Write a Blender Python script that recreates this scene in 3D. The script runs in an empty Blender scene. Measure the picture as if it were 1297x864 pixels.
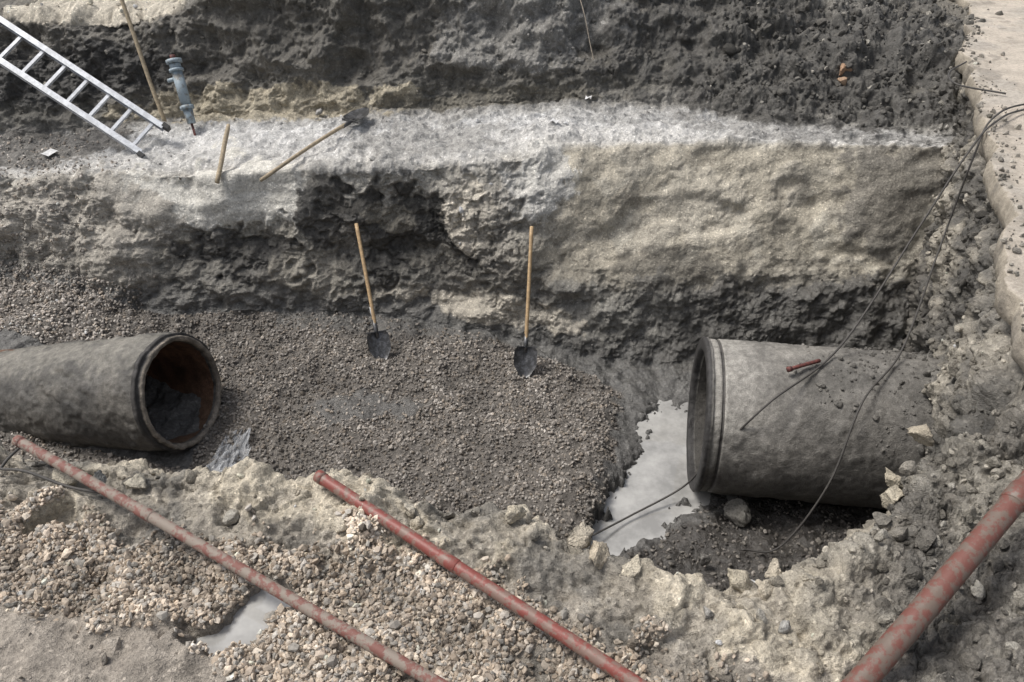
import bpy, math, numpy as np, time
from mathutils import Vector, Matrix
T0=time.time()
rng=np.random.default_rng(7)
sc=bpy.context.scene
# ------------------------------------------------------------------ noise
_g=np.random.default_rng(1).normal(size=(256,3)); _g/=np.linalg.norm(_g,axis=1)[:,None]; _g=_g.astype(np.float32)
def _hash(x,y,z,s):
    n=(x*73856093)^(y*19349663)^(z*83492791)^(s*2654435)
    n=n&0x7fffffff; n=(n^(n>>13))*1274126177; n=n&0x7fffffff; n=n^(n>>15)
    return n
def perlin(P,seed=0):
    F=np.floor(P); f=(P-F).astype(np.float32); I=F.astype(np.int64)
    u=f*f*f*(f*(f*6-15)+10)
    out=np.zeros(len(P),np.float32)
    for dx in (0,1):
        wx=u[:,0] if dx else 1-u[:,0]
        for dy in (0,1):
            wy=u[:,1] if dy else 1-u[:,1]
            for dz in (0,1):
                wz=u[:,2] if dz else 1-u[:,2]
                g=_g[_hash(I[:,0]+dx,I[:,1]+dy,I[:,2]+dz,seed)&255]
                out+=wx*wy*wz*(g[:,0]*(f[:,0]-dx)+g[:,1]*(f[:,1]-dy)+g[:,2]*(f[:,2]-dz))
    return out*1.6
def fbm(P,freq,octv=3,seed=0,gain=.5):
    o=np.zeros(len(P),np.float32);a=1.
    for i in range(octv):
        o+=a*perlin(P*freq*(2.03**i)+i*17.3,seed+i); a*=gain
    return o
def ridged(P,freq,octv=3,seed=0,gain=.5):
    o=np.zeros(len(P),np.float32);a=1.
    for i in range(octv):
        o+=a*(.35-np.abs(perlin(P*freq*(2.1**i)+i*11.7,seed+i))); a*=gain
    return o
def worley(P,freq,seed=0):
    Q=P*freq; B=np.floor(Q-.5).astype(np.int64)
    f1=np.full(len(P),9.,np.float32); cid=np.zeros(len(P),np.float32)
    for dx in (0,1):
        for dy in (0,1):
            for dz in (0,1):
                c=B+np.array([dx,dy,dz])
                h=_hash(c[:,0],c[:,1],c[:,2],seed)
                j=np.stack([(h&255),((h>>8)&255),((h>>16)&255)],1)/255.*.7+.15
                d=np.linalg.norm(Q-(c+j),axis=1)
                m=d<f1; f1=np.where(m,d,f1); cid=np.where(m,((h>>5)&255)/255.,cid)
    return f1,cid
def sstep(a,b,x):
    t=np.clip((x-a)/(b-a),0,1); return t*t*(3-2*t)
# ------------------------------------------------------------------ mesh helpers
def mesh_from(name,V,F,mats,cols=None,smooth=True,midx=None):
    F=np.asarray(F); n=F.shape[1]
    me=bpy.data.meshes.new(name)
    me.vertices.add(len(V)); me.vertices.foreach_set("co",np.asarray(V,np.float32).ravel())
    me.loops.add(F.size); me.loops.foreach_set("vertex_index",F.astype(np.int32).ravel())
    me.polygons.add(len(F)); me.polygons.foreach_set("loop_start",np.arange(0,F.size,n,dtype=np.int32))
    me.update(calc_edges=True)
    me.polygons.foreach_set("use_smooth",np.full(len(F),smooth))
    if midx is not None: me.polygons.foreach_set("material_index",np.asarray(midx,np.int32))
    if cols is not None:
        a=me.attributes.new("Col",'FLOAT_COLOR','POINT')
        c=np.ones((len(V),4),np.float32); c[:,:cols.shape[1]]=cols; a.data.foreach_set("color",c.ravel())
    for m in mats: me.materials.append(m)
    ob=bpy.data.objects.new(name,me); sc.collection.objects.link(ob); return ob
def grid_faces(nr,nc,closed=False):
    i=np.arange(nr-1)[:,None]; j=np.arange(nc if closed else nc-1)[None,:]
    j2=(j+1)%nc
    return np.stack([i*nc+j,i*nc+j2,(i+1)*nc+j2,(i+1)*nc+j],-1).reshape(-1,4)
def grid_normals(G):
    du=np.gradient(G,axis=1); dv=np.gradient(G,axis=0)
    n=np.cross(du,dv); a=np.linalg.norm(n,axis=2); return n/np.maximum(a,1e-9)[...,None],a
# ------------------------------------------------------------------ materials
def mat_new(name):
    m=bpy.data.materials.new(name); m.use_nodes=True; nt=m.node_tree
    return m,nt,nt.nodes["Principled BSDF"]
def N(nt,t,**k):
    n=nt.nodes.new(t)
    for a,b in k.items(): setattr(n,a,b)
    return n
def mat_earth(name,rough=.92,scales=(9,45,160),bumps=(.012,.006,.002),lo=.62,hi=1.35,spec=.25,rough_from_alpha=False,speck=0):
    m,nt,b=mat_new(name); L=nt.links
    tc=N(nt,"ShaderNodeTexCoord")
    at=N(nt,"ShaderNodeAttribute",attribute_name="Col"); src=at.outputs["Color"]
    prev=None
    for k,(s,bm) in enumerate(zip(scales,bumps)):
        n=N(nt,"ShaderNodeTexNoise"); n.inputs["Scale"].default_value=s; n.inputs["Detail"].default_value=(3.5,3,2)[k]; n.inputs["Roughness"].default_value=.65
        L.new(tc.outputs["Object"],n.inputs["Vector"])
        bp=N(nt,"ShaderNodeBump"); bp.inputs["Strength"].default_value=1.; bp.inputs["Distance"].default_value=bm*3
        L.new(n.outputs["Fac"],bp.inputs["Height"])
        if prev: L.new(prev.outputs[0],bp.inputs["Normal"])
        prev=bp
        mr=N(nt,"ShaderNodeMapRange"); mr.inputs["From Min"].default_value=.3; mr.inputs["From Max"].default_value=.7
        mr.inputs["To Min"].default_value=lo; mr.inputs["To Max"].default_value=hi; L.new(n.outputs["Fac"],mr.inputs["Value"])
        vm=N(nt,"ShaderNodeVectorMath",operation='SCALE'); L.new(src,vm.inputs[0]); L.new(mr.outputs[0],vm.inputs["Scale"]); src=vm.outputs[0]
    if speck:
        v=N(nt,"ShaderNodeTexVoronoi"); v.inputs["Scale"].default_value=speck; L.new(tc.outputs["Object"],v.inputs["Vector"])
        sx=N(nt,"ShaderNodeSeparateColor"); L.new(v.outputs["Color"],sx.inputs[0])
        g1=N(nt,"ShaderNodeMath",operation='GREATER_THAN'); g1.inputs[1].default_value=.86; L.new(sx.outputs[0],g1.inputs[0])
        g2=N(nt,"ShaderNodeMath",operation='LESS_THAN'); g2.inputs[1].default_value=.42; L.new(v.outputs["Distance"],g2.inputs[0])
        mu=N(nt,"ShaderNodeMath",operation='MULTIPLY'); L.new(g1.outputs[0],mu.inputs[0]); L.new(g2.outputs[0],mu.inputs[1])
        ma=N(nt,"ShaderNodeMath",operation='MULTIPLY_ADD'); L.new(mu.outputs[0],ma.inputs[0]); ma.inputs[1].default_value=.5; ma.inputs[2].default_value=1.
        vm=N(nt,"ShaderNodeVectorMath",operation='SCALE'); L.new(src,vm.inputs[0]); L.new(ma.outputs[0],vm.inputs["Scale"]); src=vm.outputs[0]
    L.new(src,b.inputs["Base Color"]); L.new(prev.outputs[0],b.inputs["Normal"])
    b.inputs["Roughness"].default_value=rough; b.inputs["Specular IOR Level"].default_value=spec
    if rough_from_alpha:
        L.new(at.outputs["Alpha"],b.inputs["Roughness"])
    return m
def mat_simple(name,col,rough=.6,metal=0,var=.25,scale=20,bump=.002,col2=None,mixlo=.45,mixhi=.6,spec=.5):
    m,nt,b=mat_new(name); L=nt.links
    tc=N(nt,"ShaderNodeTexCoord"); n=N(nt,"ShaderNodeTexNoise"); n.inputs["Scale"].default_value=scale; n.inputs["Detail"].default_value=5; n.inputs["Roughness"].default_value=.7
    L.new(tc.outputs["Object"],n.inputs["Vector"])
    r=N(nt,"ShaderNodeValToRGB"); c2=col2 or tuple(c*(1-var) for c in col)
    r.color_ramp.elements[0].position=mixlo; r.color_ramp.elements[0].color=(*c2,1)
    r.color_ramp.elements[1].position=mixhi; r.color_ramp.elements[1].color=(*col,1)
    L.new(n.outputs["Fac"],r.inputs[0]); L.new(r.outputs[0],b.inputs["Base Color"])
    bp=N(nt,"ShaderNodeBump"); bp.inputs["Distance"].default_value=bump; L.new(n.outputs["Fac"],bp.inputs["Height"]); L.new(bp.outputs[0],b.inputs["Normal"])
    b.inputs["Roughness"].default_value=rough; b.inputs["Metallic"].default_value=metal; b.inputs["Specular IOR Level"].default_value=spec
    return m
M_earth=mat_earth("excavated_earth",rough_from_alpha=True,lo=.72,hi=1.26,spec=.5,bumps=(.005,.005,.002),speck=48)
M_clod=mat_earth("earth_clods",scales=(30,120),bumps=(.005,.002),lo=.72,hi=1.25,rough=.8,spec=.35)
M_stone=mat_earth("gravel_stone",rough=.7,scales=(60,),bumps=(.001,),lo=.8,hi=1.2,spec=.4)
M_slab=mat_earth("old_concrete_pavement",scales=(4,30,160),bumps=(.003,.003,.0015),lo=.8,hi=1.16)
M_conc=mat_earth("pipe_concrete",rough=.65,scales=(3.5,22,120),bumps=(.003,.003,.0015),lo=.68,hi=1.28,spec=.45)
# ------------------------------------------------------------------ main terrain
def row(keys): return np.array(keys,float)
crest=[(-60,3.3,.1),(-6,3.3,.1),(-2.72,3.17,.1),(-2.05,3.07,.06),(-1.4,2.96,.06),(-.59,2.9,.06),(-.11,2.79,.06),(.27,2.6,.05),(.55,2.43,.05),(.78,2.3,.05),(1.09,2.3,.05),(1.42,2.34,.05),(1.66,2.5,.08),(1.96,2.79,.1),(2.25,3.0,.2),(2.6,3.15,.35),(3.2,3.2,.4),(8,3.2,.4),(60,3.2,.4)]
R=[None]*16
fx=[-60,-2,0,1.3,2,2.4,3,60]
R[0]=row([(x,-12,0.05) for x in (-60,60)])
R[1]=row([(x,.5,z) for x,z in zip(fx,[0,0,0,0,.05,.15,.4,.4])])
R[2]=row([(x,1.7,z) for x,z in zip(fx,[0,0,0,0,.06,.2,.4,.4])])
R[3]=row([(x,y-.5,z-.07) for x,y,z in crest])
R[4]=row(crest)
R[5]=row([(x,y+.14,z-.28) for x,y,z in crest])
R[6]=row([(x,y+.85,-2.02) for x,y,z in crest])
R[7]=row([(-60,5.3,-2),(-3.5,5.3,-2.02),(-2.4,5.3,-1.98),(-1.5,5.3,-1.9),(.6,5.3,-1.88),(.85,5.3,-1.95),(1.05,5.3,-2.1),(60,5.3,-2.1)])
R[8]=row([(-60,7.4,-1.2),(-5.4,7.35,-1.3),(-4.6,7.2,-1.35),(-3.7,7.1,-1.62),(-2.1,7.3,-1.72),(-1.26,7.25,-1.76),(.02,7.03,-1.88),(.6,6.9,-1.98),(1.26,6.8,-2.06),(1.85,6.8,-2.06),(60,6.9,-2.06)])
R[9]=row([(-60,7.6,-.85),(-5.4,7.55,-.85),(-3.9,7.4,-.9),(-2.2,7.45,-.95),(-1.2,7.5,-1.),(.2,7.25,-1.1),(1.5,7.2,-1.15),(4.5,7.25,-1.1),(60,7.25,-1.1)])
R[10]=row([(-60,7.9,-.42),(-6,7.9,-.45),(-3.94,7.75,-.33),(-3,7.62,-.28),(-1.95,7.64,-.2),(-.9,7.6,-.2),(.1,7.7,-.14),(.42,7.82,-.1),(1.64,7.92,-.08),(2.85,7.9,-.08),(4.4,7.85,-.1),(60,7.85,-.1)])
R[11]=row([(-60,9,-.4),(-5.5,9,-.4),(-4.2,9.25,-.3),(-1.78,9.0,-.15),(.47,9.08,-.05),(1.9,9.0,-.03),(2.97,8.4,-.03),(4.45,8.0,0),(60,8,0)])
R[12]=row([(-60,9.35,.2),(-5.5,9.35,.2),(-4.2,9.5,.2),(-1.78,9.25,.35),(.47,9.3,.5),(1.9,9.6,.5),(2.97,9.3,.5),(4.45,9.0,.45),(5.5,9.,.4),(60,9,.4)])
R[13]=row([(-60,9.7,.74),(-4.6,9.72,.76),(-3.9,9.75,.85),(-3,9.7,1.25),(-1.78,9.7,1.3),(.47,9.8,1.35),(1.9,10.2,1.35),(2.97,10.6,1.35),(4.3,10.8,1.1),(4.9,10.8,.8),(5.5,10.8,.5),(60,10.8,.5)])
R[14]=row([(-60,16,.85),(-4,16,.9),(-3,16,1.4),(3,16,1.4),(5.5,16,.5),(60,16,.5)])
R[15]=row([(-60,80,1),(60,80,1)])
xs=np.concatenate([-60+np.arange(10)*4,np.linspace(-20,-6.4,14)[:-1],np.arange(-6.4,-2.8,.0135),np.arange(-2.8,2.8,.0085),np.arange(2.8,5.9,.0135),np.linspace(6,22,14),[30,45,60]])
seg=[8,40,110,90,50,60,150,170,110,110,110,66,66,20,6]
rs=np.concatenate([np.linspace(k,k+1,n,endpoint=False) for k,n in enumerate(seg)]+[[15.]])
def evalrow(k,c):
    o=0
    for d in (-.12,-.06,0,.06,.12): o=o+np.interp(xs+d,R[k][:,0],R[k][:,c])
    return o/5
Yk=np.array([evalrow(k,1) for k in range(16)]); Zk=np.array([evalrow(k,2) for k in range(16)])
ki=np.clip(rs.astype(int),0,14); kf=(rs-ki)[:,None]
def along(A): return A[ki]*(1-kf)+A[ki+1]*kf
Y=along(Yk);Z=along(Zk)
def smooth_r(A,w):
    k=np.hanning(2*w+3)[1:-1];k/=k.sum();P=np.pad(A,((w,w),(0,0)),mode='edge');o=np.zeros_like(A)
    for i,c in enumerate(k): o+=c*P[i:i+A.shape[0]]
    return o
Y,Z=smooth_r(Y,9),smooth_r(Z,9)
X=np.broadcast_to(xs[None,:],Y.shape).copy()
RR=np.broadcast_to(rs[:,None],Y.shape)
G=np.stack([X,Y,Z],-1)
nr,nc=Y.shape
Nrm,_=grid_normals(G)
P=G.reshape(-1,3); n=Nrm.reshape(-1,3); r=RR.reshape(-1); x=P[:,0];y=P[:,1]
lowA=perlin(P*.9,3); low=fbm(P,1.7,2,11); mid=fbm(P,5,3,21); fine=fbm(P,26,3,31)
rid=ridged(P+.06*mid[:,None],3.2,4,51,.55)
Wp=P+(mid*.05)[:,None]*np.array([1,.6,-.8])+(fine*.012)[:,None]
w1,c1=worley(Wp,5.5,5); w2,c2=worley(Wp,14,6); w3,c3=worley(Wp,31,9)
strata=perlin(P*np.array([1.2,1.2,9.]),41)
streak=fbm(P*np.array([1.,1.,2.6])+np.stack([P[:,2]*.5,P[:,2]*0,-P[:,0]*.6],1),1.3,3,46)
print("noise",time.time()-T0)
A_low=np.interp(r,[0,2,3,4,5,6,7,8,9,10,11,12,13,14,15],[.05,.04,.06,.10,.12,.08,.035,.06,.16,.07,.07,.2,.12,.1,.5])
A_mid=np.interp(r,[0,2,3,3.5,4,5,6,7,8,9,10,10.5,11,12,13,14],[.02,.025,.04,.06,.07,.07,.05,.03,.05,.06,.05,.03,.05,.07,.06,.05])
clod=np.interp(r,[0,2,2.8,3.2,4,5,6,6.5,7.8,8.1,9,10,10.5,11,12,13,14],[.1,.15,.3,.8,.95,1.,.6,.12,.2,.6,.6,.5,.35,.7,.7,.8,.3])
rightmud=sstep(1.0,1.9,x+.3*mid)*sstep(1.5,2.0,r)*sstep(5.2,4.8,r)
clod=np.maximum(clod,1.35*rightmud)
rub=sstep(1.6,2.6,x+low*.5)*sstep(10.9,11.2,r)*sstep(14,13,r); clod=np.maximum(clod,1.3*rub)
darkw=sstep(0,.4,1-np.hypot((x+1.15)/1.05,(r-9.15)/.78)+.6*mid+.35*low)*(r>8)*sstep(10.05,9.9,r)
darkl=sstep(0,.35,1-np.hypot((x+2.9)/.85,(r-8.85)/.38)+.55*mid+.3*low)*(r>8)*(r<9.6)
clod=np.maximum(clod,1.0*np.maximum(darkw,darkl))
tanw=sstep(.1,.6,x+.25*mid)*sstep(8.7,9.05,r+.2*low)*sstep(10.1,9.95,r)     # smooth clay face
capl=sstep(0,.3,1-np.hypot((x+3.0)/1.35,(r-9.7)/.65)+.5*low)*(r>8.9)*(r<10.6)*(1-darkl)
smear=np.maximum(sstep(-.1,.4,perlin(P*1.1,77)+.3*mid)*(r>8)*(r<14)*(x<2.4),capl)
smooth_m=np.clip(np.maximum(tanw,capl),0,1)
clod=clod*(1-.92*smooth_m)*(1-.55*smear)
disp=low*A_low*(1-.55*tanw)+mid*A_mid*(1-.65*smooth_m)+lowA*.05*sstep(8,8.5,r)+rid*(.06*(1-.8*smooth_m))*np.interp(r,[0,2,3,4,6,7,8,9,13,14],[.05,.1,.9,1.1,.6,.2,.4,.8,1,.3])
disp+=clod*((c1-.5)*.035+(.42-w1)*.045+(c2-.5)*.024+(.42-w2)*.02+(c3-.5)*.009+(.4-w3)*.006)+fine*.005*np.clip(clod*1.4+.3,0,1.5)
disp-=.065*darkw+.06*darkl
wallm=sstep(8,8.4,r)*sstep(10,9.7,r)
disp+=wallm*strata*.02*(1-.6*tanw)+tanw*streak*.02
gm=sstep(.0,.6,1-np.hypot((x-2.25)/.85,(r-9.55)/.33)+.7*low+.5*mid)*tanw      # a few excavator tooth marks
ph=(P[:,2]-.42*x-.16*(x-2)**2)*2*math.pi*4.3+mid*1.8+low*3
disp+=gm*(.014*np.abs(np.sin(ph*.5))-.008)*np.clip(.6+1.6*lowA+mid,0,1.3)
# a spalled hollow, and a shallow ledge across the clay face
disp-=tanw*.05*sstep(.0,.3,perlin(P*np.array([1.4,1.4,2.2]),88)-.12)
fur=np.sin((.57*x+.82*y)*2*math.pi/.42+1.2*low+.6*mid)      # wheel / hose furrows in the fill
disp+=fur*.022*sstep(1.8,2.1,r)*sstep(3.5,3.0,r)*sstep(1.6,.8,x)
# ---- puddles
def segdist(px,py,pts,rad=None):
    d=np.full(len(px),99.)
    for k,((ax,ay),(bx,by)) in enumerate(zip(pts[:-1],pts[1:])):
        t=np.clip(((px-ax)*(bx-ax)+(py-ay)*(by-ay))/((bx-ax)**2+(by-ay)**2),0,1)
        q=np.hypot(px-ax-t*(bx-ax),py-ay-t*(by-ay))
        if rad: q=q-(rad[k]*(1-t)+rad[k+1]*t)
        d=np.minimum(d,q)
    return d
bedr=(r>5.6)&(r<8)
d1=segdist(x,y,[(.74,4.38),(1.25,4.98),(1.45,5.4),(1.55,5.95)],[.14,.28,.22,.2])
pud=np.where(bedr,sstep(.12,-.02,d1+.14*mid+.06*fine),0)
fg=(r>1)&(r<3.6)
d2=segdist(x,y,[(-1.27,2.1),(-1.12,2.27)]); pudf=np.where(fg,sstep(.15,.05,d2+.10*mid+.03*fine),0)
d4=segdist(x,y,[(-2.3,2.72),(-2.22,2.8)]); pudf=np.maximum(pudf,np.where(fg,sstep(.09,.03,d4+.04*mid),0))
disp*=(1-.8*np.maximum(pud,pudf))
P=P+n*disp[:,None]
P[:,2]=P[:,2]*(1-pud)+(-2.17)*pud-.07*pudf
P[:,2]-=np.where(bedr,.03*sstep(.35,.1,d1)*(1-pud),0)
G=P.reshape(nr,nc,3)
Nrm,Area=grid_normals(G); n=Nrm.reshape(-1,3); area=Area.reshape(-1)
x=P[:,0];y=P[:,1];z=P[:,2]
# ---- gravel masks
cy=np.interp(x,[k[0] for k in crest],[k[1] for k in crest])
edge_fg=cy-.40+.14*mid+.08*low
gl=np.interp(x,[-2.6,-2.26,-1.41,-1.02,-.8],[2.25,2.23,2.1,1.86,1.5])   # flattened spoil, near-left
gv_fg=np.where(fg,sstep(.12,-.12,y-edge_fg)*sstep(-.06,.12,y-gl+.08*mid)*sstep(1.2,.5,x+.5*low)*(1-sstep(.05,.4,pudf)),0)
patch=sstep(-.5,.1,low+.6*mid+.3); gv_fg*=.12+.88*patch
ge=np.interp(y,[3.5,4.3,4.6,5.36,6.28,6.5,6.67,7.03,7.2],[.45,.55,.75,.88,1.05,.9,.4,-.3,-1.3])
gv_bed=np.where(bedr,sstep(.06,-.06,x-ge+.12*mid),0)*(1-sstep(.05,.3,pud))
mudp=sstep(.25,.5,1-np.hypot((x+1.45)/.6,(y-5.85)/.22)*.8+.5*mid)*.8; gv_bed*=1-mudp
mudt=sstep(6.75,7.0,y+.15*mid+.05*x)*(r<8)*.75; gv_bed*=1-mudt*(x>-2.5)
inpipe=(x<-2.85)&(x>-6.5)&(np.abs(y-5.62-(x+2.93)*-.27)<.45)
gv_bed=np.where(inpipe,0,gv_bed)
gv_left=np.where((r>=8)&(r<8.3)&(x<-3.9),1,0)*1.
gv_dark=np.where(bedr,sstep(.08,-.05,y-(4.3+(x-.9)*.55)+.2*mid)*sstep(.8,1.,x),0)*(1-sstep(.1,.4,pud))
gv_slope=np.where((r>=8.3)&(r<10.9),sstep(-3.9,-4.9,x+.8*low),0)*.5
# ---- colours
ck=[0,2,3,3.5,4,5,6,7,8,9,9.9,10.1,10.7,11.0,11.3,12,13,14,15]
cc=np.array([(.27,.24,.2),(.27,.24,.2),(.27,.243,.208),(.31,.283,.24),(.37,.333,.272),(.28,.25,.2),(.13,.123,.114),(.108,.105,.1),(.125,.122,.115),(.26,.243,.208),(.38,.36,.32),(.48,.468,.445),(.51,.505,.495),(.24,.23,.21),(.12,.113,.097),(.115,.107,.093),(.14,.13,.112),(.3,.27,.22),(.3,.27,.22)])
rw=r+.12*mid+.08*low
C=np.stack([np.interp(rw,ck,cc[:,i]) for i in range(3)],1)
nz=.55*low+.55*mid+.22*fine
def blob(x0,r0,rx,rr,col,k=1.,sharp=.18):
    global C
    q=1-np.sqrt(((x-x0)/rx)**2+((r-r0)/rr)**2)+nz*.6
    m=(sstep(0,sharp,q)*k)[:,None]; C=C*(1-m)+np.array(col)*m
C=C*(1-tanw[:,None])+np.array((.43,.392,.32))*tanw[:,None]
C*=(1+.35*streak*tanw)[:,None]
m=(sstep(.1,.5,streak+.3*mid)*tanw*.55)[:,None]; C=C*(1-m)+np.array((.25,.235,.205))*m
m=(sstep(.25,.5,fbm(P,2.7,4,210))*tanw*.5)[:,None]; C=C*(1-m)+np.array((.5,.47,.4))*m
blob(3.0,8.4,2.6,.55,(.1,.096,.088),.9)
blob(1.0,8.5,.9,.35,(.23,.222,.2),.7)
blob(3.9,9.6,.7,.6,(.16,.15,.132),.75)
blob(2.0,9.5,.5,.35,(.5,.46,.385),.5)
blob(1.6,9.0,.6,.2,(.14,.131,.112),.7)
blob(.25,9.75,.35,.35,(.54,.525,.49),.9)
blob(-.3,8.35,1.2,.22,(.48,.44,.37),.9)
blob(-3.0,9.65,1.3,.6,(.57,.55,.5),1)
blob(-4.8,9.2,1.6,.9,(.38,.352,.308),.9)
blob(-4.6,8.5,1.3,.35,(.31,.288,.25),.6)
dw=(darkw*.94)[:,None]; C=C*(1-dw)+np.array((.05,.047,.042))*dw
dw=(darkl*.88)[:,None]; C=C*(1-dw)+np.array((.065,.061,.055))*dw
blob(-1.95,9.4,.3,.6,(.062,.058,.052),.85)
blob(-.45,9.45,.26,.4,(.5,.46,.39),.95)
blob(-.15,9.3,.2,.5,(.3,.28,.245),.6)
blob(-1.25,9.35,.22,.22,(.24,.222,.185),.85)
blob(-1.7,9.0,.2,.25,(.2,.187,.165),.8)
blob(-.85,8.85,.3,.2,(.2,.187,.16),.8)
blob(-1.5,10.0,.7,.1,(.36,.35,.33),.7)
blob(-2.1,8.6,.45,.3,(.31,.288,.245),.7)
blob(-.9,10.45,1.,.35,(.24,.233,.218),.6)
blob(1.4,10.7,1.2,.2,(.28,.273,.258),.5)
blob(3.4,10.6,1.6,.5,(.24,.233,.22),.75)
blob(-5.4,10.6,1.2,.55,(.14,.132,.12),.9)
blob(-2.8,11.25,1.8,.4,(.38,.338,.258),.9)
blob(-.2,11.15,1.5,.2,(.15,.138,.112),.8)
blob(.3,12.3,1.4,.6,(.25,.243,.228),.75)
blob(-5.2,12.0,1.3,.6,(.045,.043,.04),.95)
blob(3.2,12,2.2,1.3,(.078,.074,.067),.9)
blob(3.7,12.9,.8,.5,(.24,.228,.205),.6)
blob(-4.8,13.0,1.1,.22,(.52,.475,.395),1)
blob(-2,12.6,1.4,.6,(.095,.089,.077),.85)
rk1=np.where((r>3)&(r<5),sstep(.05,.3,low*.9+.6*mid+.08),0)[:,None]*.8
C=C*(1-rk1)+np.array((.52,.465,.37))*rk1
dk=np.where((r>2)&(r<4.6),sstep(.05,.4,-low+.5*mid-.05),0)[:,None]*.8
C=C*(1-dk)+np.array((.16,.15,.132))*dk
rm=(rightmud*.9)[:,None]; C=C*(1-rm)+np.array((.105,.098,.087))*rm
m=(rightmud*sstep(.2,.5,low+.5*mid)*.55)[:,None]; C=C*(1-m)+np.array((.3,.278,.235))*m
sp=np.where(fg,sstep(.05,-.02,y-gl+.05*mid),0)[:,None]; C=C*(1-sp)+np.array((.27,.24,.205))*sp
g=np.clip(gv_fg,0,1)[:,None]; C=C*(1-g)+np.array((.23,.195,.155))*g
g=np.clip(gv_bed,0,1)[:,None]; C=C*(1-g)+np.array((.115,.103,.09))*g
g=np.clip(gv_dark,0,1)[:,None]; C=C*(1-g)+np.array((.06,.055,.05))*g
wet=np.maximum(pud,pudf); C*= (1-.3*wet)[:,None]
cl1=np.clip(clod,0,1)
C*=(.80+.26*c2*cl1+.18*c3*cl1+.2*(1-cl1))[:,None]
C*=(1.05-.3*cl1*sstep(.45,.8,w1))[:,None]
C=np.clip(C,.02,.6)
rough=np.where(bedr,.3,.93); rough=np.where(bedr&(gv_bed>.5),.7,rough)
rough=np.where((r>=8)&(r<9.4)&(C[:,0]<.18),.4,rough); rough=np.where((r>=11)&(r<13.5)&(C[:,0]<.15),.55,rough)
rough=np.clip(rough-.45*wet-.5*rightmud-.4*dk[:,0],.25,1)
CA=np.concatenate([C,rough[:,None]],1)
ground=mesh_from("excavated_ground",P,grid_faces(nr,nc),[M_earth],CA)
print("terrain",time.time()-T0)
# ------------------------------------------------------------------ trench side wall (right)
ekeys=np.array([
 (14,7.0,7.0,6.9,6.8,-2.4,-.1,-.9),(10.6,5.72,5.65,5.5,5.4,-2.4,-.1,-.9),(9,4.92,4.92,4.84,4.8,-2.4,-.1,-.9),(7.17,4.2,4.24,4.25,4.35,-2.4,-.1,-.9),
 (5.05,3.4,3.42,3.45,3.68,-2.4,-.1,-.9),(4.0,2.9,2.86,2.92,3.2,-2.4,-.1,-.9),(3.37,2.65,2.45,2.4,2.65,-2.2,0,-.9),(2.8,2.62,2.3,2.2,2.2,-.6,.1,-.2),(1.0,2.65,2.35,2.2,2.1,-.4,.1,-.1),(-4,2.7,2.4,2.3,2.2,-.4,.1,-.1)])[::-1]
ys=np.concatenate([np.linspace(-4,1,30)[:-1],np.arange(1,10.6,.012),np.linspace(10.6,14,30)])
ev=lambda c:sum(np.interp(ys+d,ekeys[:,0],ekeys[:,c]) for d in(-.15,0,.15))/3
ky=np.cumsum(rng.uniform(.08,.4,90))-4.5; kx=rng.uniform(-.085,.06,90)     # broken, angular slab edge
eX=ev(1)+np.interp(ys,ky,kx)+.012*perlin(np.stack([ys*0,ys*14,ys*0],1),5)
eXs=ev(1)
o=np.ones_like(ys)
rowsX=np.array([eXs+.6,eXs+.12,ev(2)+.02,ev(3),ev(4)]); rowsZ=np.array([.43*o,.42*o,ev(6),ev(7),ev(5)])
sg=[20,60,75,110]; ts=np.concatenate([np.linspace(k,k+1,q,endpoint=False) for k,q in enumerate(sg)]+[[4.]])
k2=np.clip(ts.astype(int),0,3);f2=(ts-k2)[:,None]
WX=smooth_r(rowsX[k2]*(1-f2)+rowsX[k2+1]*f2,6);WZ=smooth_r(rowsZ[k2]*(1-f2)+rowsZ[k2+1]*f2,3)
WG=np.stack([WX,np.broadcast_to(ys[None],WX.shape),WZ],-1)
wn,_=grid_normals(WG); wn=wn.reshape(-1,3)
if wn[:,0].mean()>0: wn=-wn
WP=WG.reshape(-1,3); tt=np.repeat(ts,len(ys))
l2=fbm(WP,1.6,2,61);m2=fbm(WP,5,3,62);f3=fbm(WP,24,2,63);WW=WP+m2[:,None]*.05+f3[:,None]*.012;a1,b1=worley(WW,5,7);a2,b2=worley(WW,14,8);rd2=ridged(WP,3,4,66,.55)
dd=(l2*.12+m2*.07+rd2*.09+(b1-.5)*.05+(.45-a1)*.05+(b2-.5)*.03+(.42-a2)*.025+f3*.008)*sstep(.8,1.7,tt)
WP=WP+wn*dd[:,None]
WC=np.full((len(WP),3),(.14,.131,.115)); 
def wmix(m,c):
    global WC
    WC=WC*(1-m[:,None])+np.array(c)*m[:,None]
wmix(sstep(.05,.45,l2+.5*m2)*.8,(.34,.31,.258)); wmix(sstep(.05,.35,-l2+.5*m2)*.85,(.062,.058,.052))
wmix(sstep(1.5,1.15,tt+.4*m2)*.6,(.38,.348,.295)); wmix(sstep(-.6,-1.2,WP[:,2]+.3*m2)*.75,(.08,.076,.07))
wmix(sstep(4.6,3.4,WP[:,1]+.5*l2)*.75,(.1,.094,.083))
WC*=(.8+.4*b2)[:,None]*(1.05-.35*sstep(.45,.8,a1))[:,None]
side=mesh_from("trench_side_wall",WP,grid_faces(len(ts),len(ys)),[M_earth],np.concatenate([WC,np.full((len(WC),1),.45)],1))
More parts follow.
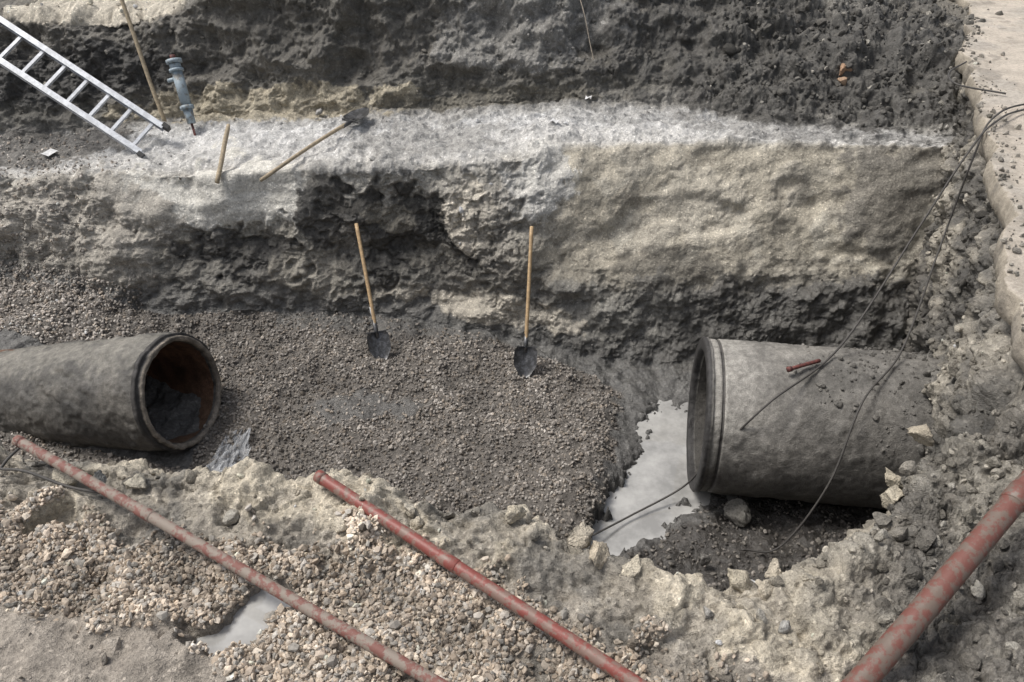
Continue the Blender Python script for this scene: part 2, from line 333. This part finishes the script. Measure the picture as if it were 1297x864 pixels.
# ------------------------------------------------------------------ concrete pavement on the right
pr=[(.12,.40),(.03,.405),(.012,.42),(.0,.47),(-.008,.52),(.004,.57),(.006,.594),(.014,.602),(.03,.603)]+[(q,.604) for q in np.linspace(.05,.9,50)]+[(q,.6) for q in (1.5,2.5,4,7,12,20,40)]
SG=np.zeros((len(pr),len(ys),3))
for i,(dx,zz) in enumerate(pr): SG[i,:,0]=eX+dx; SG[i,:,1]=ys; SG[i,:,2]=zz
SP=SG.reshape(-1,3); m4=fbm(SP,6,3,71); l4=fbm(SP,1.5,2,72); f4=fbm(SP,22,3,74)
ps=sstep(3.25,3.33,SP[:,1]+.12*m4)
edv=np.repeat(np.array([q[0] for q in pr]),len(ys))
SP[:,0]+= .012*f4*(edv<.03); SP[:,2]+=(.004*m4+.008*l4)*(edv>.01)
SP[:,2]-= (1-ps)*.2
SC=np.full((len(SP),3),(.47,.418,.355)); mm=sstep(0,.5,l4+.5*m4)[:,None]*.5; SC=SC*(1-mm)+np.array((.36,.335,.3))*mm
mm=(sstep(.16,.02,edv+.15*m4)*.45)[:,None]; SC=SC*(1-mm)+np.array((.3,.268,.225))*mm
mm=((edv<.013)*.8)[:,None]; SC=SC*(1-mm)+np.array((.36,.32,.26))*mm
mm=(sstep(.3,.5,fbm(SP,3.3,3,75))*.6)[:,None]; SC=SC*(1-mm)+np.array((.22,.2,.172))*mm
dirt=(1-ps)[:,None]; SC=SC*(1-dirt)+np.array((.12,.112,.098))*dirt
mesh_from("concrete_pavement",SP,grid_faces(len(pr),len(ys)),[M_slab],SC)
# ------------------------------------------------------------------ scatter
def ico(sub):
    import bmesh
    bm=bmesh.new(); bmesh.ops.create_icosphere(bm,subdivisions=sub,radius=1)
    V=np.array([v.co[:] for v in bm.verts]);F=np.array([[v.index for v in f.verts] for f in bm.faces]);bm.free();return V,F
def scatter(name,pos,size,cols,mat,sub=1,flat=.7,K=16,jit=.22,smooth=False,chop=(.35,.75),nchop=8):
    V0,F0=ico(sub); nv=len(V0); n_=len(pos)
    var=[]
    for k in range(K):
        V=V0*np.array([1,rng.uniform(.55,.95),rng.uniform(flat*.6,flat*1.1)])
        if sub==1: V=V*(1+rng.uniform(-jit,jit,(nv,1)))
        else:
            for _ in range(nchop):
                d=rng.normal(size=3);d/=np.linalg.norm(d);h=rng.uniform(*chop); s=V@d; V=V-np.clip(s-h,0,None)[:,None]*d
            V=V*(1+rng.uniform(-.05,.05,(nv,1)))
            if sub>2: V=V*(1+.22*fbm(V+k*7.,2.2,3,100+k)[:,None]+.1*fbm(V+k*7.,7,2,130+k)[:,None])
        var.append(V)
    var=np.array(var)
    q=rng.normal(size=(n_,4)); q/=np.linalg.norm(q,axis=1)[:,None]
    a,b,c,d=q.T
    Rm=np.stack([1-2*(c*c+d*d),2*(b*c-a*d),2*(b*d+a*c),2*(b*c+a*d),1-2*(b*b+d*d),2*(c*d-a*b),2*(b*d-a*c),2*(c*d+a*b),1-2*(b*b+c*c)],1).reshape(-1,3,3)
    vi=rng.integers(0,K,n_)
    W=np.einsum('nij,nvj->nvi',Rm,var[vi])*size[:,None,None]+pos[:,None,:]
    F=(F0[None]+np.arange(n_)[:,None,None]*nv).reshape(-1,3)
    return mesh_from(name,W.reshape(-1,3),F,[mat],np.repeat(cols,nv,0),smooth)
def pick(w,num): 
    p=w/w.sum(); return rng.choice(len(w),num,p=p)
inx=(np.abs(x)<6.3)*area
def stonecols(num,pal,v=.2):
    pal=np.array(pal); c=pal[rng.integers(0,len(pal),num)]*rng.lognormal(0,v,(num,1)); return np.clip(c,.02,.6)
def lay(idx,size,embed=.15,PP=None,NN=None):
    PP=P if PP is None else PP; NN=n if NN is None else NN
    p=PP[idx]+rng.normal(size=(len(idx),3))*.004
    return p+NN[idx]*(size*rng.uniform(-embed,.55,len(idx)))[:,None]
n=n*np.sign(n[:,2:3]+1e-9)
i=pick(inx*(gv_bed+gv_left+gv_slope*.35),46000); s=np.clip(rng.lognormal(math.log(.0145),.28,len(i)),.007,.032)
pal=[(.225,.2,.173),(.185,.17,.153),(.25,.226,.2),(.165,.15,.135),(.21,.18,.148),(.3,.277,.25)]
c=stonecols(len(i),pal,.16); c*=(1+.45*low[i]+.3*mid[i])[:,None]
c*=(1+.5*sstep(-3.7,-4.3,x[i]))[:,None]*(1-.25*sstep(.5,.1,d1[i]))[:,None]*(1-.3*sstep(.7,.2,np.hypot(x[i]+2.5,y[i]-5.1)))[:,None]
scatter("gravel_bed",lay(i,s),s,np.clip(c,.02,.6),M_stone)
i=pick(inx*gv_dark,7500); s=np.clip(rng.lognormal(math.log(.015),.3,len(i)),.008,.035)
scatter("wet_shaded_gravel",lay(i,s),s,stonecols(len(i),[(.12,.108,.095),(.15,.137,.12),(.09,.082,.074),(.19,.173,.155)]),M_stone)  # dark stones: wet gravel plus the shadow there, both in the colour
i=pick(inx*gv_fg*(np.abs(x)<3.2),26000); s=np.clip(rng.lognormal(math.log(.0112),.36,len(i)),.005,.028)
pal=[(.4,.338,.27),(.35,.293,.233),(.46,.402,.333),(.29,.243,.197),(.36,.293,.225),(.33,.303,.268),(.25,.233,.207)]
scatter("roadside_gravel",lay(i,s,.3),s,stonecols(len(i),pal)*(1+.35*low[i]+.3*mid[i]+.16*fur[i])[:,None],M_stone,sub=1,jit=.3,K=40)
w=inx*(np.interp(r,[1.5,2.2,3,4.5,5,8,8.3,10,10.4,11.2,13],[.3,1.3,1.8,1.3,.3,.1,.2,.35,.8,1,.8]))*(1-.85*smooth_m); 
i=pick(w,18000); s=np.clip(rng.lognormal(math.log(.0085),.5,len(i)),.004,.04)
c=C[i]*rng.lognormal(.15,.3,(len(i),1)); scatter("loose_stones",lay(i,s),s,np.clip(c,.02,.6),M_clod,jit=.3,K=30)
w=inx*(clod**2)*np.interp(r,[1.5,2.5,3.2,4.4,5,6,7.9,8.2,9.5,10,10.6,11,13,14],[.4,.6,1.,1.2,.3,.05,.1,.3,.3,.3,.3,1.2,1,0])*(1-.85*smooth_m)*(1+2*rub+3*rightmud)
i=pick(w,8000); s=np.clip(rng.lognormal(math.log(.02),.5,len(i)),.009,.085)
c=C[i]*rng.lognormal(.05,.3,(len(i),1)); lt=rng.random(len(i))<.05; c[lt]=np.array((.34,.32,.28))
scatter("soil_clods",lay(i,s,.5),s,np.clip(c,.02,.55),M_clod,sub=2,K=30)
wn2,wa=grid_normals(WP.reshape(len(ts),len(ys),3)); wn2=wn2.reshape(-1,3); 
wn2=wn2*np.sign(-(wn2[:,0:1])+1e-9)
w=wa.reshape(-1)*((WP[:,1]>1)&(WP[:,1]<10)&(tt>1.1)); i=pick(w,6000); s=np.clip(rng.lognormal(math.log(.016),.55,len(i)),.006,.08)
c=WC[i]*rng.lognormal(.05,.3,(len(i),1)); scatter("side_wall_rubble",lay(i,s,.5,WP,wn2),s,np.clip(c,.02,.55),M_clod,sub=2,K=30)
k_=rng.integers(0,len(ys),500); k_=k_[(ys[k_]>3.3)&(ys[k_]<10)]; s=np.clip(rng.lognormal(math.log(.012),.6,len(k_)),.005,.05)
pp=np.stack([eX[k_]+rng.gamma(1.2,.09,len(k_)),ys[k_],np.full(len(k_),.605)+s*.3],1)
scatter("concrete_crumbs",pp,s,stonecols(len(k_),[(.4,.37,.32),(.25,.23,.2),(.15,.14,.12)]),M_clod,sub=2)
print("scatter",time.time()-T0)
# ------------------------------------------------------------------ puddles
M_water=mat_simple("muddy_water_sky_tint",(.42,.415,.40),rough=.02,var=.4,scale=1.8,bump=.0003,mixlo=.38,mixhi=.6,spec=.8)  # milky water; the pale colour also stands in for sky reflection
def puddle(name,x0,x1,y0,y1,zz):
    gx,gy=np.meshgrid(np.linspace(x0,x1,20),np.linspace(y0,y1,20))
    return mesh_from(name,np.stack([gx,gy,gx*0+zz],-1).reshape(-1,3),grid_faces(20,20),[M_water])
puddle("puddle",.2,2.1,3.9,6.3,-2.13)
puddle("puddle.001",-1.5,-.95,1.95,2.45,-.055)
puddle("puddle.002",-2.4,-2.12,2.65,2.88,-.065)
# ------------------------------------------------------------------ big concrete pipes
def frame(d):
    d=Vector(d).normalized(); u=Vector((0,0,1)); s=d.cross(u).normalized(); u2=s.cross(d); return np.array(d),np.array(s),np.array(u2)
def bigpipe(name,c,d,prof,colf,mat,seed,amp=1.):
    pts=[]
    for (a0,r0),(a1,r1) in zip(prof[:-1],prof[1:]):
        L=math.hypot(a1-a0,r1-r0); k=max(2,int(L/.016)); 
        for j in range(k): pts.append((a0+(a1-a0)*j/k,r0+(r1-r0)*j/k))
    pts.append(prof[-1]); pts=np.array(pts); na=240
    D,S,U=frame(d); th=np.linspace(0,2*math.pi,na,endpoint=False)
    rad=np.cos(th)[:,None]*S+np.sin(th)[:,None]*U
    V=np.array(c)+pts[:,0,None,None]*D+pts[:,1,None,None]*rad[None]
    V=V.reshape(-1,3); nn=np.broadcast_to(rad[None],(len(pts),na,3)).reshape(-1,3)
    q=fbm(V,3,2,seed)*.010+fbm(V,14,3,seed+5)*.006+sstep(.1,.5,fbm(V,5,3,seed+9))*.014
    V=V+nn*(amp*q)[:,None]
    co=colf(V,np.repeat(pts[:,0],na),np.repeat(pts[:,1],na),nn)
    return mesh_from(name,V,grid_faces(len(pts),na,True),[mat],np.clip(co,.02,.6)),V,nn,co
def pc_left(V,a,rr,nn):
    m=fbm(V,2.5,3,81);m1=fbm(V,12,2,82)
    c=np.full((len(V),3),(.095,.09,.082))
    k=sstep(0,.5,m)[:,None]*.6; c=c*(1-k)+np.array((.145,.135,.118))*k
    k=sstep(.1,.5,-m+.4*m1)[:,None]*.7; c=c*(1-k)+np.array((.05,.048,.045))*k
    k=(sstep(.75,.98,nn[:,2]+.2*m1)*.5)[:,None]; c=c*(1-k)+np.array((.27,.255,.22))*k  # top painted lighter, as light from above would leave it
    rim=(a<.03)&(rr>.4); c=np.where(rim[:,None],np.array((.19,.165,.135))*(1+.5*m1[:,None]),c)
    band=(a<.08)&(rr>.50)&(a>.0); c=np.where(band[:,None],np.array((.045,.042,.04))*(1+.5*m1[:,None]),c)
    return c
LD=(-.93,.25,-.22); LC=(-2.93,5.62,-1.49)
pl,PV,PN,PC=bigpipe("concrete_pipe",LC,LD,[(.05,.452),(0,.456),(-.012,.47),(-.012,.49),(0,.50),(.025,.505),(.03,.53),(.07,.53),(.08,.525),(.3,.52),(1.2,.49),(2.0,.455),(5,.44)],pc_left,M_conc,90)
def tube_inner(name,c,d,r0,L,mat,parent,col,silt):
    D,S,U=frame(d); th=np.linspace(0,2*math.pi,96,endpoint=False); rad=np.cos(th)[:,None]*S+np.sin(th)[:,None]*U
    a=np.linspace(.05,L,160); V=(np.array(c)+a[:,None,None]*D+r0*rad[None]).reshape(-1,3)
    m=fbm(V,3,3,83); m1=fbm(V,9,2,84); hh=np.repeat((np.sin(th))[None],len(a),0).ravel()
    ring=sstep(.9,1,np.sin(np.repeat(a,96)*2*math.pi/.9))*.35
    cc=np.array(col)*((1+.6*m+.3*m1)*(1-ring))[:,None]; k=sstep(-.5,-.85,hh+.2*m)[:,None]; cc=cc*(1-k)+np.array(silt)*k
    ob=mesh_from(name,V,grid_faces(len(a),96,True),[mat],np.clip(cc,.01,.5)); ob.parent=parent; return ob
tube_inner("inner_lining",LC,LD,.4515,4.5,M_conc,pl,(.15,.082,.05),(.12,.072,.045))
def pc_right(V,a,rr,nn):
    m=fbm(V,2.2,3,91);m1=fbm(V,11,2,92)
    c=np.full((len(V),3),(.195,.185,.168))
    k=sstep(0,.5,m)[:,None]*.7; c=c*(1-k)+np.array((.28,.265,.238))*k
    k=sstep(.0,.5,-m+.5*m1)[:,None]*.6; c=c*(1-k)+np.array((.1,.095,.086))*k
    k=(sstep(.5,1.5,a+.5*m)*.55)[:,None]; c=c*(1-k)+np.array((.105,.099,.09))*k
    k=(sstep(.1,-.5,nn[:,2]+.2*m1)*.6)[:,None]; c=c*(1-k)+np.array((.07,.067,.061))*k  # underside shading painted into the colour
    k=(sstep(.6,.1,a)*sstep(-.2,.5,nn[:,2]+.2*m1)*.6)[:,None]; c=c*(1-k)+np.array((.38,.363,.33))*k  # painted light on the upper side near the open end
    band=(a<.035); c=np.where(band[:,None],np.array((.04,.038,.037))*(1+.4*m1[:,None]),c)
    gr=(a>.10)&(a<.125); c=np.where(gr[:,None],(.08,.075,.07),c)
    return c
RD=(1,-.13,0.0); RC=(1.585,5.27,-1.45)
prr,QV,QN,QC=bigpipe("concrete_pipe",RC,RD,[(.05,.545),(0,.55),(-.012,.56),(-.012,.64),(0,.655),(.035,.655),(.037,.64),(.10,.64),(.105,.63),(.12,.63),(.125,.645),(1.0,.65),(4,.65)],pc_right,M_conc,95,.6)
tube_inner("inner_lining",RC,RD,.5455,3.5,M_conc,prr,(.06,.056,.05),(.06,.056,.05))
ax_y=RC[1]-.13*(QV[:,0]-RC[0])
w=((QN[:,2]>.35)&(QV[:,0]>2.1)&(np.hypot(QV[:,1]-ax_y,QV[:,2]+1.45)>.6))*sstep(2.3,3.2,QV[:,0]+.6*fbm(QV,3,2,97)+.6*(QN[:,2]-.8))
i=pick(w.astype(float),2200); s=np.clip(rng.lognormal(math.log(.013),.55,len(i)),.005,.055)
scatter("soil_on_pipe",QV[i]+QN[i]*(s*rng.uniform(-.4,.3,len(i)))[:,None],s,QC[i]*rng.lognormal(-.05,.2,(len(i),1)),M_clod,sub=2)
# ------------------------------------------------------------------ tubes / poles
class B:
    def __init__(s): s.V=[];s.F=[];s.M=[];s.S=[]
    def add(s,V,F,mi=0,sm=True):
        o=len(s.V); s.V+= [tuple(v) for v in V]; s.F+=[tuple(int(j)+o for j in f) for f in F]; s.M+=[mi]*len(F); s.S+=[sm]*len(F)
    def tube(s,pts,rad,mi=0,seg=14,cap=True):
        pts=[Vector(p) for p in pts]; k=len(pts); rad=[rad]*k if np.isscalar(rad) else rad
        V=[]; ref=Vector((.13,.31,.94))
        for i,p in enumerate(pts):
            d=(pts[min(i+1,k-1)]-pts[max(i-1,0)]).normalized(); a=d.cross(ref).normalized(); b=a.cross(d)
            for j in range(seg):
                t=2*math.pi*j/seg; V.append(p+(a*math.cos(t)+b*math.sin(t))*rad[i])
        F=[(i*seg+j,i*seg+(j+1)%seg,(i+1)*seg+(j+1)%seg,(i+1)*seg+j) for i in range(k-1) for j in range(seg)]
        if cap: F+= [tuple(range(seg))[::-1],tuple((k-1)*seg+j for j in range(seg))]
        s.add(V,F,mi)
    def box(s,c,ax,ay,az,mi=0):
        c=Vector(c);ax=Vector(ax);ay=Vector(ay);az=Vector(az)
        V=[c+ax*i+ay*j+az*k for i in(-1,1) for j in(-1,1) for k in(-1,1)]
        s.add(V,[(0,1,3,2),(4,6,7,5),(0,4,5,1),(2,3,7,6),(0,2,6,4),(1,5,7,3)],mi,False)
    def make(s,name,mats):
        me=bpy.data.meshes.new(name); me.from_pydata(s.V,[],s.F); me.update()
        for m in mats: me.materials.append(m)
        me.polygons.foreach_set("material_index",s.M); me.polygons.foreach_set("use_smooth",s.S)
        ob=bpy.data.objects.new(name,me); sc.collection.objects.link(ob); return ob
def lerp(a,b,t): return tuple(np.array(a)*(1-t)+np.array(b)*t)
def linepts(a,b,k,wob=0,seed=0):
    rr=np.random.default_rng(seed); ph=rr.uniform(0,6,4); L=[]
    for i in range(k):
        t=i/(k-1); p=np.array(lerp(a,b,t)); p+=wob*np.array([math.sin(3*t+ph[0])+.4*math.sin(9*t+ph[1]),math.sin(2.5*t+ph[2]),.5*math.sin(4*t+ph[3])]); L.append(tuple(p))
    return L
M_red=mat_simple("red_painted_steel",(.21,.058,.046),rough=.5,scale=18,bump=.003,col2=(.2,.13,.105),mixlo=.46,mixhi=.53)
M_red2=mat_simple("dusty_red_steel",(.18,.077,.062),rough=.7,scale=18,bump=.003,col2=(.23,.19,.158),mixlo=.47,mixhi=.55)
M_red3=mat_simple("muddy_red_steel",(.15,.058,.045),rough=.5,scale=20,bump=.004,col2=(.14,.105,.085),mixlo=.46,mixhi=.54)
M_rust=mat_simple("rusty_steel",(.17,.05,.04),rough=.7,scale=40,col2=(.08,.03,.028))
M_dark=mat_simple("shaded_bore",(.035,.034,.033),rough=.7)  # dark disc colour standing in for shade inside the red pipe's open end
def redpipe(a,b,rad,mat,seed,coup=()):
    o=B(); pts=linepts(a,b,60,.010,seed); o.tube(pts,rad,0,20,False)
    d=np.array(pts[0])-np.array(pts[1]); d/=np.linalg.norm(d)
    o.tube([tuple(np.array(pts[0])+d*.012),tuple(np.array(pts[0])-d*.03)],rad*1.09,0,20)
    o.tube([tuple(np.array(pts[0])+d*.014),tuple(np.array(pts[0])+d*.01)],rad*.78,1,20)
    for t in coup:
        q=int(t*59); dd=np.array(pts[q+1])-np.array(pts[q]); dd/=np.linalg.norm(dd); p=np.array(pts[q])
        o.tube([tuple(p-dd*.05),tuple(p-dd*.045),tuple(p+dd*.045),tuple(p+dd*.05)],[rad*1.0,rad*1.1,rad*1.1,rad],0,20)
    return o.make("red_pipe",[mat,M_dark])
redpipe((-2.57,3.13,.17),(.3,1.5,.02),.027,M_red2,1,(.3,))
redpipe((-.967,2.89,.16),(.95,1.5,.03),.030,M_red,2,(.36,))
redpipe((3.0,3.15,.72),(1.05,1.55,.0),.050,M_red3,3,(.42,))
M_cab=mat_simple("cable_sheath",(.07,.065,.06),rough=.7)
M_root=mat_simple("dry_root",(.35,.3,.24),rough=.9)
def smoothpts(pts,k=12):
    pts=[np.array(p,float) for p in pts]; pts=[2*pts[0]-pts[1]]+pts+[2*pts[-1]-pts[-2]]; o=[]
    for i in range(1,len(pts)-2):
        for j in range(k):
            t=j/k; a,b,c,d=pts[i-1:i+3]
            o.append(tuple(.5*((2*b)+(c-a)*t+(2*a-5*b+4*c-d)*t*t+(3*b-a-3*c+d)*t**3)))
    o.append(tuple(pts[-2])); return o
for k,pp in enumerate([[(6,7.3,.63),(4.6,6.95,.63),(4.0,6.5,.66),(3.72,6.28,.45),(3.35,5.95,.0),(2.63,5.25,-.72),(1.93,4.70,-.87),(1.6,4.80,-1.55),(1.45,4.92,-1.98),(1.0,4.7,-2.08),(.655,4.44,-2.03)],
                     [(6,7.4,.63),(4.7,7.1,.63),(4.05,6.62,.66),(3.8,6.3,.4),(3.66,6.1,-.3),(3.1,5.2,-.72),(2.64,4.7,-.84),(2.38,4.34,-1.36),(2.1,4.25,-1.95),(1.8,4.25,-1.98)],
                     [(4.6,8.3,.64),(4.3,8.0,.62),(4.2,7.6,.63),(4.5,7.3,.64)]]):
    o=B(); o.tube(smoothpts(pp),.0085,0,8); o.make("electric_cable",[M_cab])
o=B()
o.tube(smoothpts([(.75,9.45,1.0),(.8,9.3,.85),(.86,9.15,.6),(.9,9.05,.45)]),.005,0,6)
o.make("exposed_root",[M_root])
o=B(); o.tube(smoothpts([(-2.62,3.0,.1),(-2.45,2.95,.13),(-2.2,2.87,.1),(-1.95,2.82,.1)]),.008,0,8); o.tube(smoothpts([(-2.62,3.0,.1),(-2.6,3.06,.12),(-2.54,3.12,.16)]),.008,0,8); o.make("wire_tie",[M_cab])
o=B(); o.tube(linepts((2.17,5.0,-.765),(2.42,5.1,-.76),8,.004,4),.016,0,10); o.tube([(2.17,5.0,-.765),(2.14,4.99,-.765)],.022,0,10); o.make("rusty_rod",[M_rust])
# ------------------------------------------------------------------ shovels
M_wood=mat_simple("ash_wood",(.5,.35,.19),rough=.6,scale=30,col2=(.36,.25,.14),bump=.001)
M_owood=mat_simple("weathered_wood",(.42,.34,.23),rough=.8,scale=30,col2=(.28,.23,.16),bump=.002)
M_steel=mat_simple("worn_blade_steel",(.15,.15,.155),rough=.4,metal=.6,scale=25,col2=(.07,.07,.07))
M_lab=mat_simple("white_label",(.7,.7,.7),rough=.5)
def shovel(top,tip,face,label=False,wm=None):
    top=Vector(top);tip=Vector(tip); d=(top-tip).normalized(); L=(top-tip).length
    w=d.cross(Vector(face)).normalized(); f=w.cross(d)
    o=B(); bl=.32
    h0=tip+d*(bl-.02)
    pts=[h0+d*t+f*(.012*math.sin(t*2.6)) for t in np.linspace(0,L-bl,14)]
    o.tube(pts,[.019,.02,.02]+[.019]*9+[.02,.018],0,12)
    o.tube([tip+d*(bl-.06),tip+d*(bl+.02),tip+d*(bl+.13)],[.014,.024,.023],1,12)
    nu,nv=13,15;V=[]
    for j in range(nv):
        t=j/(nv-1); wd=.115*min(1,(max(t,0)/.45)**.6 if t<.45 else 1)*(1 if t<.9 else 1-.25*(t-.9)/.1); wd=max(wd,.004)
        for i2 in range(nu):
            s=i2/(nu-1)*2-1; dep=.035*(s*s)*(.4+.6*t)+.02*(1-t)**2 - (.012 if abs(s)<.12 and t>.5 else 0)
            V.append(tip+d*(t*bl)+w*(s*wd)+f*dep)
    F=[(j*nu+i2,j*nu+i2+1,(j+1)*nu+i2+1,(j+1)*nu+i2) for j in range(nv-1) for i2 in range(nu-1)]
    o.add(V,F,1); o.add([v-f*.003 for v in V],[q[::-1] for q in F],1)
    for sgn in(-1,1): o.box(tip+d*(bl+.002)+w*(.06*sgn)+f*.01,w*.05,d*.004,f*.012,1)
    if label: o.tube([tip+d*(bl+.16),tip+d*(bl+.26)],.0225,2,12)
    return o.make("shovel",[wm or M_wood,M_steel,M_lab])
shovel((-1.58,7.36,-.68),(-1.31,6.52,-1.84),(.5,-1,.4),True)
shovel((.196,7.2,-.63),(.12,6.34,-1.9),(.1,-1,.5))
shovel((-2.45,7.28,-.2),(-1.6,8.8,-.03),(0,0,1),False,M_owood)
o=B(); o.tube(linepts((-2.94,7.5,-.32),(-2.92,8.05,.08),10,.006,5),[.024]*9+[.018],0,10); o.make("wooden_stake",[M_owood])
o=B(); o.tube(linepts((-4.0,9.05,-.3),(-4.42,9.68,1.05),16,.008,6),.024,0,10); o.make("wooden_pole",[M_owood])
M_blue=mat_simple("chipped_blue_paint",(.28,.34,.38),rough=.55,scale=14,col2=(.18,.18,.17),mixlo=.4,mixhi=.5)
o=B(); a=Vector((-3.72,9.02,.46));b=Vector((-3.57,8.74,-.16)); dd=(b-a).normalized()
o.tube([a,a+dd*.04],.085,0,20); o.tube([a+dd*.04,a+dd*.10],.062,0,20); o.tube([a+dd*.1,a+dd*.13],.078,0,20)
o.tube([a+dd*.13,a+dd*.5],[.058,.058],0,20); o.tube([a+dd*.5,a+dd*.54],.075,0,20); o.tube([a+dd*.54,b],[.053,.045],0,20)
o.tube([b,b+dd*.28],.014,1,10); s_=dd.cross(Vector((0,1,0))).normalized(); o.tube([a+dd*.2-s_*.02,a+dd*.2-s_*.13],.022,0,12)
o.tube([a-dd*.05,a],[.03,.03],1,12)
o.make("hydrant_standpipe",[M_blue,M_rust])
# ------------------------------------------------------------------ ladder
M_alu=mat_simple("aluminium",(.68,.70,.73),rough=.42,metal=.55,scale=12,var=.25,bump=.0005)
M_blk=mat_simple("black_plastic",(.03,.03,.03))
foot=Vector((-3.98,8.2,-.31)); dr=Vector((-1.65,.50,.98)).normalized(); wv=Vector((.16,.3,.22)); wv=(wv-dr*wv.dot(dr)).normalized()*.42; nn_=dr.cross(wv).normalized()
wh=wv.normalized()
o=B(); Ld=3.2
for off in (0,1):
    c=foot+wv*off; sgx=1 if off==0 else -1
    ctr=c+dr*(Ld/2); o.box(ctr,dr*Ld/2,wh*.006,nn_*.034,0)
    for sg_ in(-1,1): o.box(ctr+nn_*.0365*sg_+wh*(.022*sgx),dr*Ld/2,wh*.030,nn_*.003,0)
    o.box(c-dr*.015,dr*.035,wh*.024,nn_*.046,1)
k=0
while .12+.27*k<Ld:
    c=foot+dr*(.12+.27*k); o.box(c+wv*.5,dr*.016,wv*.485,nn_*.014,0); o.box(c+wv*.5+nn_*.0165,dr*.019,wv*.47,nn_*.0025,0); k+=1
o.make("aluminium_ladder",[M_alu,M_blk])
# ------------------------------------------------------------------ boulders & debris
bl=[(1.03,2.36,.04,.07,(.46,.41,.32)),(1.2,2.42,.02,.07,(.45,.4,.32)),(1.12,2.3,.03,.05,(.46,.41,.33)),(1.9,2.85,.06,.09,(.47,.42,.33)),(2.2,3.25,.12,.1,(.42,.37,.29)),(1.98,3.0,.02,.08,(.46,.41,.32)),(1.62,2.55,.05,.06,(.3,.28,.24)),(.42,2.52,.03,.10,(.46,.4,.31)),(.3,2.6,.04,.08,(.46,.41,.33)),(.55,2.4,.03,.09,(.5,.45,.36)),
    (1.85,4.62,-2.0,.13,(.2,.19,.17)),(1.5,4.15,-1.98,.07,(.2,.19,.175)),(1.15,2.1,.04,.045,(.36,.35,.33)),(.85,2.18,.03,.05,(.27,.26,.24)),(-2.1,2.95,.07,.05,(.2,.2,.19)),(-2.72,5.1,-1.99,.08,(.08,.078,.072)),
    (3.7,9.0,.35,.13,(.4,.26,.17)),(3.62,8.85,.28,.09,(.36,.25,.17)),(3.9,10.3,1.05,.1,(.4,.38,.35)),(3.0,9.7,.7,.08,(.36,.35,.33)),(4.2,7.05,-.75,.07,(.35,.34,.32)),
    (-.5,2.75,.07,.05,(.46,.42,.35)),(.0,2.72,.07,.07,(.48,.43,.34)),(-1.9,2.95,.05,.09,(.48,.44,.36)),(-2.3,3.0,.05,.09,(.48,.44,.36)),(-1.4,7.7,-.15,.05,(.4,.39,.37)),(-2.2,9.0,-.12,.06,(.36,.35,.33)),(4.25,6.7,-.6,.07,(.3,.3,.28))]
pos=np.array([b[:3] for b in bl]);sz=np.array([b[3] for b in bl]);co=np.array([b[4] for b in bl])
scatter("boulders",pos,sz*1.15,co,M_clod,sub=4,smooth=True,chop=(.25,.6),nchop=12)
gx,gy=np.meshgrid(np.linspace(-1,1,60),np.linspace(-1,1,60)); q=np.stack([gx.ravel(),gy.ravel(),gx.ravel()*0],1)
nz1=fbm(q,2.3,4,55)
V=np.stack([-2.5+.15*q[:,0]*(1-.3*q[:,1])+.05*nz1,5.28+.28*q[:,1]+.05*nz1,-1.94+.08*nz1+.02*np.abs(q[:,1])],1)
Mp,nt,b=mat_new("clear_plastic_film"); b.inputs["Base Color"].default_value=(.6,.62,.65,1); b.inputs["Roughness"].default_value=.2; b.inputs["Alpha"].default_value=.36
mesh_from("plastic_sheet",V,grid_faces(60,60),[Mp])
o=B()
for (px,py,pz,sx,a_) in [(.45,8.3,.0,.04,.4),(.85,8.9,.05,.03,1.2),(-5.0,8.3,-.35,.07,.2)]:
    ca,sa=math.cos(a_),math.sin(a_); V=[(px+sx*(i*ca-j*sa),py+sx*(i*sa+j*ca),pz+.03+.02*math.sin(i*3+j*2)) for j in(-1,0,1) for i in(-1,0,1)]
    o.add(V,[(0,1,4,3),(1,2,5,4),(3,4,7,6),(4,5,8,7)])
o.make("paper_litter",[M_lab])
# ------------------------------------------------------------------ light
w=bpy.data.worlds.new("World"); sc.world=w; w.use_nodes=True; nt=w.node_tree
sky=nt.nodes.new("ShaderNodeTexSky"); sky.sky_type='NISHITA'; sky.sun_disc=False
EL=60; AZ=-80
sky.sun_elevation=math.radians(EL); sky.sun_rotation=math.radians(AZ); sky.dust_density=4; sky.air_density=1.
hs=nt.nodes.new("ShaderNodeHueSaturation"); hs.inputs["Saturation"].default_value=.42
nt.links.new(sky.outputs[0],hs.inputs["Color"]); nt.links.new(hs.outputs[0],nt.nodes["Background"].inputs[0]); nt.nodes["Background"].inputs[1].default_value=.15
sl=bpy.data.lights.new("sun","SUN"); sl.energy=2.9; sl.angle=math.radians(18); sl.color=(1,.96,.9)
so=bpy.data.objects.new("sun",sl); sc.collection.objects.link(so)
az=math.radians(AZ);el=math.radians(EL); dv=Vector((math.sin(az)*math.cos(el),math.cos(az)*math.cos(el),math.sin(el)))
so.rotation_euler=dv.to_track_quat('Z','Y').to_euler()
cam=bpy.data.cameras.new("camera"); co_=bpy.data.objects.new("camera",cam); sc.collection.objects.link(co_)
co_.location=(0,0,3); co_.rotation_euler=(math.radians(55),0,0); cam.sensor_width=36; cam.lens=28.3; cam.clip_end=300; cam.clip_start=.05
sc.camera=co_
sc.view_settings.view_transform='Standard'; sc.view_settings.look='None'; sc.view_settings.exposure=0
print("done",time.time()-T0)
